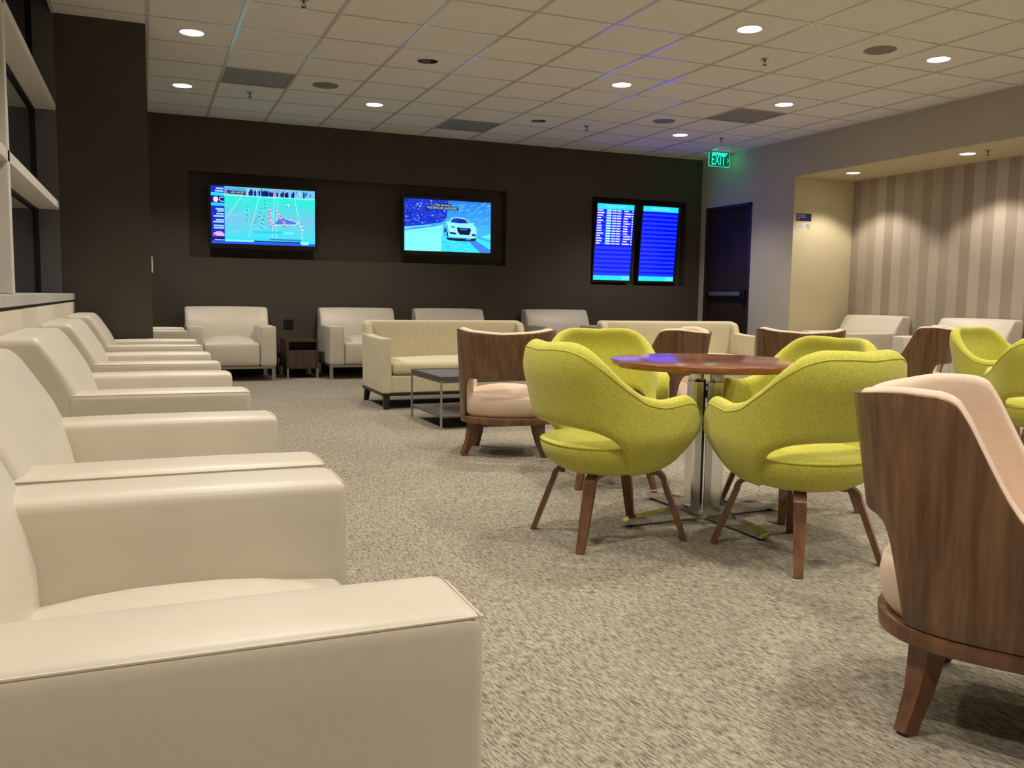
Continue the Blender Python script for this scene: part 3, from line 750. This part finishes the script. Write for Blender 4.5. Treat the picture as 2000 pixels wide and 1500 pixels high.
# ================================================================== LOUNGE CHAIRS (cream vinyl)
def make_lounge():
    t = thing('lounge_chair', '', 'armchair')
    def backdef(p_):
        z = min(max((p_.z - .17) / .645, 0), 1)
        u = (p_.y + .425) / .245                                # 0 rear .. 1 front
        front = -.105 - .165 * z ** 1.5 + .035 * math.sin(PI * z)
        front = lerp_table([(0, -.13), (.45, -.135), (.68, -.165), (.86, -.225), (1, -.285)], z)
        return Vector((p_.x * (1 - .012 * z), -.425 + u * (front + .425), p_.z))
    soft_box('backrest', (-.468, -.425, .17), (.468, -.18, .815), .032, M_vinyl, t, n=10, crown={'top': .006, 'front': .02}, deform=backdef)
    soft_box('seat', (-.298, -.20, .172), (.298, .408, .425), .026, M_vinyl, t, n=8, crown={'top': .075, 'front': .012})
    for s in (-1, 1):
        a = soft_box('armrest', (min(s * .302, s * .472), -.20, .168), (max(s * .302, s * .472), .425, .612), .022, M_vinyl, t, n=6, crown={'top': .006, 'front': .004})
        bm = bmesh.new(); zz = .6065
        for xx in (s * .4665,):
            sweep(bm, [(xx, -.19, zz), (xx, .1, zz), (xx, .415, zz)], .0019, nsec=6)
        sweep(bm, [(s * .325, .4215, zz - .001), (s * .4665, .4205, zz - .001)], .0019, nsec=6)
        bm_obj('piping', bm, M_piping, a, smooth=60)
    for s in (-1, 1):
        x = s * .445; fr = bmesh.new()
        bx(fr, (x - .02, .36, 0), (x + .02, .372, .165)); bx(fr, (x - .02, -.40, 0), (x + .02, -.388, .165))
        bx(fr, (x - .02, -.388, 0), (x + .02, .36, .012)); bx(fr, (x - .02, -.388, .15), (x + .02, .36, .165))
        bm_obj('sled_leg', fr, M_steel, t)
    box('front_rail', (-.425, .355, .138), (.425, .372, .165), M_steel, t); box('rear_rail', (-.425, -.40, .138), (.425, -.385, .165), M_steel, t)
    return t
lounge = make_lounge()
used = [False]
def place_lounge(x, y, rz, label, group):
    if not used[0]:
        used[0] = True; lounge.location = (x, y, 0); lounge.rotation_euler = (0, 0, rz); lounge['label'] = label; lounge['group'] = group; return lounge
    return copy_tree(lounge, (x, y, 0), rz, label, group)
ROW = 'cream lounge chairs along the window sill'
for y0, lab in ((.925, 'cream vinyl lounge chair nearest the viewer, its wide arm filling the corner'),
                (1.905, 'cream vinyl lounge chair second from the viewer in the window row'),
                (3.43, 'cream vinyl lounge chair third from the viewer in the window row'),
                (4.86, 'cream vinyl lounge chair fourth from the viewer in the window row'),
                (6.44, 'cream vinyl lounge chair fifth in the window row, just before the dark column'),
                (8.92, 'cream vinyl lounge chair whose arms peek out beyond the dark column')):
    place_lounge(-.065, y0 + .472, -PI / 2, lab, ROW)
WALLG = 'lounge chairs against the television wall'
for x, lab in ((.868, 'cream lounge chair under the football television, facing the room'),
               (2.405, 'cream lounge chair beside the end table, half behind the oat sofa'),
               (3.605, 'grey looking lounge chair under the car television, only its back top showing'),
               (5.13, 'shadowed grey lounge chair near the flight screens, between the two sofas')):
    place_lounge(x, 10.485, PI, lab, WALLG)
ALG = 'lounge chairs against the striped wall'
place_lounge(AX - .03 - .425, 8.33, PI / 2, 'pale lounge chair by the ivory end wall under the striped wall', ALG)
place_lounge(AX - .03 - .425, 6.86, PI / 2, 'pale lounge chair behind the lime chair at the picture edge', ALG)

# ================================================================== END TABLES
def end_table(x, y, rz, label):
    t = thing('end_table', label, 'end table', (x, y, 0), rz)
    bm = bmesh.new()                                   # open-front box, front at +y
    bx(bm, (-.18, -.27, .425), (.18, .27, .448)); bx(bm, (-.18, -.27, .115), (.18, .27, .135)); bx(bm, (-.18, -.27, .135), (-.158, .27, .425)); bx(bm, (.158, -.27, .135), (.18, .27, .425)); bx(bm, (-.158, -.27, .135), (.158, -.25, .425))
    bm_obj('carcass', bm, M_dark, t)
    box('drawer_front', (-.157, .25, .137), (.157, .269, .325), M_dark, t, .002)
    box('slot_lining', (-.157, -.245, .327), (.157, .20, .335), M_slot, t); box('slot_back', (-.157, .10, .335), (.157, .12, .424), M_slot, t)
    for s in (-1, 1):
        xx = s * .168; bm = bmesh.new()
        bx(bm, (xx - .012, .25, 0), (xx + .012, .262, .115)); bx(bm, (xx - .012, -.26, 0), (xx + .012, -.248, .115)); bx(bm, (xx - .012, -.248, 0), (xx + .012, .25, .01))
        bm_obj('sled_leg', bm, M_steel, t)
    return t
end_table(1.665, 10.57, PI, 'dark walnut end table with an open slot between two cream chairs')
sc2 = thing('side_cabinet', 'light wood side cabinet beside the far sofa, mostly hidden', 'cabinet', (6.42, 7.86, 0), PI + .14)
box('body', (-.22, -.24, .10), (.22, .24, .552), M_oak, sc2, .003); box('top', (-.235, -.25, .552), (.235, .255, .575), M_sofa, sc2, .004)
dd = box('door', (-.205, .24, .115), (.205, .256, .54), M_oak, sc2, .002); box('handle', (.145, .256, .34), (.178, .270, .47), M_leg, dd, .003)
for s in (-1, 1):
    for q in (-1, 1): box('foot', (s * .19 - .015, q * .2 - .015, 0), (s * .19 + .015, q * .2 + .015, .10), M_darkleg, sc2)

# ================================================================== SOFAS
def make_sofa(label, x, y, rz):
    t = thing('loveseat', label, 'sofa', (x, y, 0), rz, 'oat fabric loveseats')
    def bd(p_):
        z = (p_.z - .14) / .605
        k = 1 - .018 * max(0, z - .6)
        return Vector((p_.x * k, p_.y - .035 * z, p_.z))
    soft_box('backrest', (-.785, -.385, .14), (.785, -.245, .748), .035, M_sofa, t, n=12, crown={'front': .012}, deform=bd)
    soft_box('base', (-.705, -.30, .14), (.705, .372, .292), .012, M_sofa, t, n=6)
    for s in (-1, 1):
        def ad(p_, s=s):
            z = (p_.z - .14) / .48; f = (p_.y + .33) / .72
            return Vector((p_.x + s * .012 * z, p_.y, p_.z + .022 * max(0, 1 - f * 2.2) * z))
        a = soft_box('armrest', (min(s * .70, s * .79), -.33, .14), (max(s * .70, s * .79), .39, .615), .014, M_sofa, t, n=6, deform=ad)
        soft_box('wing', (min(s * .715, s * .788), -.33, .55), (max(s * .715, s * .788), -.16, .735), .034, M_sofa, t, n=4, deform=lambda p_, s=s: Vector((p_.x, p_.y - .03 * (p_.z - .55) / .18 - .05 * max(0, (p_.z - .6) / .14), p_.z)))
    soft_box('seat_cushion', (-.692, -.25, .296), (.692, .385, .405), .035, M_sofa, t, n=8, crown={'top': .03, 'front': .01})
    box('plinth', (-.785, -.38, .118), (.785, .382, .141), M_darkleg, t, .002)
    for s in (-1, 1):
        bm = bmesh.new(); sweep(bm, [(s * .745, .35, .12), (s * .745, .352, 0)], [(.055, .05), (.04, .036)], ref=Vector((0, 1, 0))); bm_obj('leg', bm, M_darkleg, t)
        bm = bmesh.new(); sweep(bm, [(s * .745, -.33, .12), (s * .745, -.40, 0)], [(.055, .05), (.04, .036)], ref=Vector((0, 1, 0))); bm_obj('leg', bm, M_darkleg, t)
    return t
make_sofa('oat fabric loveseat behind the coffee table, its side and legs in view', 2.63, 7.665, PI)
make_sofa('oat fabric loveseat farther along, only its back and one arm above the round table', 5.08, 7.66, PI - .13)

# coffee table
ct = thing('coffee_table', 'low slate coffee table with thin steel legs and a lower shelf', 'coffee table', (2.55, 6.44, 0), .02)
CW, CD = .585, .365
bm = bmesh.new(); bx(bm, (-CW, -CD, .368), (CW, CD, .372))
for lo, hi in (((-CW, -CD), (CW, -CD + .012)), ((-CW, CD - .012), (CW, CD)), ((-CW, -CD + .012), (-CW + .012, CD - .012)), ((CW - .012, -CD + .012), (CW, CD - .012))):
    bx(bm, (lo[0], lo[1], .345), (hi[0], hi[1], .392))
bm_obj('rim', bm, mat('slate_rim', (.085, .072, .07), .45), ct)
box('top', (-CW + .012, -CD + .012, .372), (CW - .012, CD - .012, .387), M_grey_top, ct)
box('lower_shelf', (-CW, -CD, .088), (CW, CD, .106), M_grey_top, ct, .002)
for sx in (-1, 1):
    for s2 in (-1, 1): tube('leg', [(sx * (CW - .004), s2 * (CD - .004), 0), (sx * (CW - .004), s2 * (CD - .004), .36)], .0085, M_steel, ct, 10)

# ================================================================== WALNUT SHELL CHAIRS
def make_walnut():
    t = thing('walnut_armchair', '', 'armchair')
    # plan curve: rear superellipse then straight sides
    pts = []
    A, B, ex = .292, .285, 2.5
    for k in range(0, 41):
        th = PI / 2 * k / 40
        pts.append((A * math.sin(th) ** (2 / ex), -B * math.cos(th) ** (2 / ex)))
    for k in range(1, 13): pts.append((A - .012 * (k / 12) ** 2, .28 * k / 12))
    half = []
    # resample densely by arc length
    L = [0]
    for a, b_ in zip(pts, pts[1:]): L.append(L[-1] + math.hypot(b_[0] - a[0], b_[1] - a[1]))
    n = 110
    for i in range(n + 1):
        s = L[-1] * i / n
        for k in range(len(pts) - 1):
            if s <= L[k + 1] + 1e-9:
                u = (s - L[k]) / (L[k + 1] - L[k]); half.append((pts[k][0] + (pts[k + 1][0] - pts[k][0]) * u, pts[k][1] + (pts[k + 1][1] - pts[k][1]) * u, s)); break
    full = [(-x, y, s) for x, y, s in half[:0:-1]] + half
    top_tab = [(0, .757), (.20, .770), (.34, .783), (.41, .781), (.446, .770), (.47, .728), (.488, .678), (.51, .617), (.53, .567), (.554, .528), (.60, .510), (.80, .505)]
    bot_tab = [(0, .487), (.21, .487), (.24, .476), (.257, .445), (.265, .39), (.270, .30), (.274, .25), (1, .25)]
    def cols(top_off=0., bot_off=0., closed=False):
        c = []
        for i, (x, y, s) in enumerate(full):
            a = full[max(i - 1, 0)]; b_ = full[min(i + 1, len(full) - 1)]
            tx, ty = b_[0] - a[0], b_[1] - a[1]; l = math.hypot(tx, ty)
            nx, ny = -ty / l, tx / l
            if nx * x + ny * (y - .3) > 0: nx, ny = -nx, -ny
            zt = lerp_table(top_tab, s) + top_off; zb = lerp_table(bot_tab, s) + bot_off
            c.append(((x, y), (nx, ny), zb, zt))
        return c
    def lean(p_):
        k = (p_.z - .25) / .54
        return Vector((p_.x * (1 + .055 * k), p_.y - .085 * k, p_.z))
    band('shell', cols(), 0, .013, M_walnut, t, rows=14, cap=.004, deform=lean)
    band('inner_upholstery', cols(.010, .006), .0135, .062, M_pink, t, rows=14, cap=.022, deform=lean)
    pad('seat_rail', .292, .285, [(.02, .205), (.004, .21), (.002, .246), (.006, .25)], M_leg, t, ex=2.6)
    pad('seat_cushion', .262, .268, [(.01, .251), (-.006, .275), (-.014, .33), (-.010, .365), (.0, .382), (.03, .398), (.07, .408)], M_pink, t, ex=2.8, crown=.025)
    for s in (-1, 1):
        bm = bmesh.new(); sweep(bm, [(s * .196, -.142, .212), (s * .203, -.146, .16), (s * .218, -.154, .09), (s * .246, -.168, .022), (s * .258, -.174, 0)], [(.056, .060), (.052, .055), (.043, .044), (.035, .036), (.031, .032)], ref=Vector((s * .6, .8, 0)))
        bm_obj('rear_leg', bm, M_leg, t, smooth=35)
        bm = bmesh.new(); sweep(bm, [(s * .195, .185, .212), (s * .205, .192, .1), (s * .222, .205, 0)], [(.056, .056), (.046, .046), (.034, .034)], ref=Vector((s * .6, -.8, 0)))
        bm_obj('front_leg', bm, M_leg, t, smooth=35)
    return t
walnut = make_walnut()
WG = 'walnut shell armchairs'
def head(fx, fy): return math.atan2(-fx, fy)
walnut['group'] = WG
walnut.location = (2.095, 5.09, 0); walnut.rotation_euler = (0, 0, 1.10 - PI / 2); walnut['label'] = 'walnut back armchair with blush seat, turned away, beside the coffee table'
copy_tree(walnut, (3.20, 5.13, 0), 2.33 - PI / 2, 'walnut armchair turned sideways behind the round table, facing the near sofa', WG)
copy_tree(walnut, (4.364, 5.083, 0), 1.028 - PI / 2, 'walnut armchair showing its wide curved back beyond the round table', WG)
copy_tree(walnut, (5.956, 5.543, 0), 2.151 - PI / 2, 'walnut armchair seen from the side in front of the pale alcove chairs', WG)
copy_tree(walnut, (1.883, 1.409, 0), -1.0 - PI / 2, 'large walnut armchair with blush lining, closest at the right edge', WG)

# ================================================================== LIME CHAIRS
def make_lime():
    t = thing('lime_armchair', '', 'armchair')
    pts = []
    A, B, ex = .315, .275, 2.25
    for k in range(0, 41):
        th = PI / 2 * k / 40
        pts.append((A * math.sin(th) ** (2 / ex), -.02 - B * math.cos(th) ** (2 / ex)))
    for k in range(1, 15): pts.append((A - .062 * (k / 14) ** 2, -.02 + .285 * k / 14))
    L = [0]
    for a, b_ in zip(pts, pts[1:]): L.append(L[-1] + math.hypot(b_[0] - a[0], b_[1] - a[1]))
    half = []; n = 56
    for i in range(n + 1):
        s = L[-1] * i / n
        for k in range(len(pts) - 1):
            if s <= L[k + 1] + 1e-9:
                u = (s - L[k]) / (L[k + 1] - L[k]); half.append((pts[k][0] + (pts[k + 1][0] - pts[k][0]) * u, pts[k][1] + (pts[k + 1][1] - pts[k][1]) * u, s / L[-1])); break
    full = [(-x, y, s) for x, y, s in half[:0:-1]] + half
    top_tab = [(0, .806), (.10, .811), (.20, .812), (.30, .797), (.42, .745), (.54, .660), (.64, .610), (.74, .596), (.84, .603), (.91, .607), (.955, .595), (.985, .565), (1, .535)]
    bot_tab = [(0, .482), (.15, .482), (.30, .474), (.40, .452), (.47, .415), (.525, .355), (.565, .302), (.60, .288), (.75, .294), (.88, .312), (.95, .36), (1, .43)]
    def lean(p_):
        k = (p_.z - .46) / .35
        f = min(1, max(0, (.30 - p_.y) / .5))
        sh = (-.085 * k + .055 * (max(0, k - .6) / .4) ** 2) * f if k > 0 else 0
        inn = 1 - .30 * min(1, max(0, (.46 - p_.z) / .18)) ** 1.4
        yy = p_.y + sh
        if p_.z < .46: yy = p_.y * (1 - .25 * (.46 - p_.z) / .17)
        return Vector((p_.x * inn * (1 + .03 * max(0, k) * f), yy, p_.z))
    c = []
    for i, (x, y, s) in enumerate(full):
        a = full[max(i - 1, 0)]; b_ = full[min(i + 1, len(full) - 1)]
        tx, ty = b_[0] - a[0], b_[1] - a[1]; l = math.hypot(tx, ty); nx, ny = -ty / l, tx / l
        if nx * x + ny * (y - .3) > 0: nx, ny = -nx, -ny
        c.append(((x, y), (nx, ny), lerp_table(bot_tab, s), lerp_table(top_tab, s)))
    sh = band('shell', c, 0, .060, M_green, t, rows=12, cap=.034, deform=lean)
    bm = bmesh.new()
    sweep(bm, [lean(Vector((P[0] + N_[0] * .001, P[1] + N_[1] * .001, zt - .031))) for P, N_, zb, zt in c], .0035, nsec=6)
    bm_obj('piping', bm, mat('lime_piping', (.48, .475, .065), .9), sh, smooth=60)
    st = pad('seat', .262, .272, [(.12, .280), (.085, .288), (.04, .315), (.012, .352), (.002, .385), (.004, .402), (.012, .409), (.035, .420)], M_green, t, ex=2.3, cyo=-.01, crown=.03)
    bm = bmesh.new(); n = 64
    ringp = []
    for k in range(n + 1):
        a = 2 * PI * k / n; cc, ss = math.cos(a), math.sin(a)
        ringp.append((.259 * abs(cc) ** (2 / 2.3) * (1 if cc >= 0 else -1), -.01 + .269 * abs(ss) ** (2 / 2.3) * (1 if ss >= 0 else -1), .404))
    sweep(bm, ringp, .0035, nsec=6); bm_obj('piping', bm, MATS['lime_piping'], st, smooth=60)
    for sx in (-1, 1):
        for sy_ in (-1, 1):
            fx, fy = .20 * sx, .245 * sy_; d = Vector((fx, fy, 0)); L_ = d.length; d.normalize()
            P_ = [d * (L_ * .22) + Vector((0, 0, .280)), d * (L_ * .58) + Vector((0, 0, .279))]
            for k in range(1, 6):
                a = PI / 2 * k / 5; P_.append(d * (L_ * .58 + .045 * math.sin(a)) + Vector((0, 0, .279 - .045 + .045 * math.cos(a))))
            e = P_[-1]; f_ = Vector((fx, fy, 0))
            for k in (.3, .65, 1.): P_.append(e.lerp(f_, k))
            sz = [(.046, .020)] * 7 + [(.043, .022), (.038, .022), (.032, .020)]
            bm = bmesh.new(); sweep(bm, P_, sz, ref=Vector((d.y * 0 + d.x, d.y, .35)))
            bm_obj('leg', bm, M_leg, t, smooth=35)
    return t
lime = make_lime(); LG = 'lime green armchairs'
lime['group'] = LG; lime['label'] = 'lime green armchair at the table, its back toward the coffee table'
lime.location = (1.752, 3.14, 0); lime.rotation_euler = (0, 0, .05 - PI / 2)
copy_tree(lime, (2.308, 2.650, 0), 1.60 - PI / 2, 'lime green armchair nearest the viewer at the round table', LG)
copy_tree(lime, (2.28, 4.12, 0), -1.85 - PI / 2, 'lime green armchair on the far side of the round table', LG)
copy_tree(lime, (2.78, 3.25, 0), 3.25 - PI / 2, 'lime green armchair at the round table, half behind the nearest lime chair', LG)
copy_tree(lime, (5.60, 4.36, 0), head(.12, -.99), 'bright lime armchair facing this way near the alcove, beyond the walnut chairs', LG)
copy_tree(lime, (4.76, 3.43, 0), head(.60, .80), 'lime armchair cut by the picture edge, its back toward the viewer', LG)

# ================================================================== ROUND TABLE
rt = thing('round_table', 'round reddish walnut table on a chrome pedestal among lime chairs', 'table', (2.295, 3.245, 0))
lathe('tabletop', [(0, .716), (.42, .716), (.428, .714), (.431, .709), (.428, .697), (.415, .684), (0, .684)], M_tabletop, rt, n=96, smooth=30)
lathe('mounting_plate', [(0, .683), (.14, .683), (.14, .674), (0, .674)], M_chrome, rt, n=32)
for k in range(4):
    a = PI / 2 * k + .05; d = Vector((math.cos(a), math.sin(a), 0))
    bm = bmesh.new(); base = d * .062
    sweep(bm, [base + Vector((0, 0, z)) for z in (.675, .63, .62, .05)], [(.034, .034), (.034, .034), (.050, .050), (.050, .050)], ref=d)
    bm_obj('column', bm, M_chrome, rt)
    bm = bmesh.new(); P_ = [d * .04 + Vector((0, 0, .045)), d * .12 + Vector((0, 0, .043)), d * .30 + Vector((0, 0, .032)), d * .40 + Vector((0, 0, .024)), d * .42 + Vector((0, 0, .018))]
    sweep(bm, P_, [(.052, .042), (.050, .040), (.046, .032), (.044, .026), (.038, .014)]); f_ = bm_obj('foot', bm, M_chrome, rt, smooth=25)
    lathe('glide', [(0, 0), (.014, 0), (.014, .016), (0, .016)], M_black, f_, n=16, loc=tuple(d * .39))
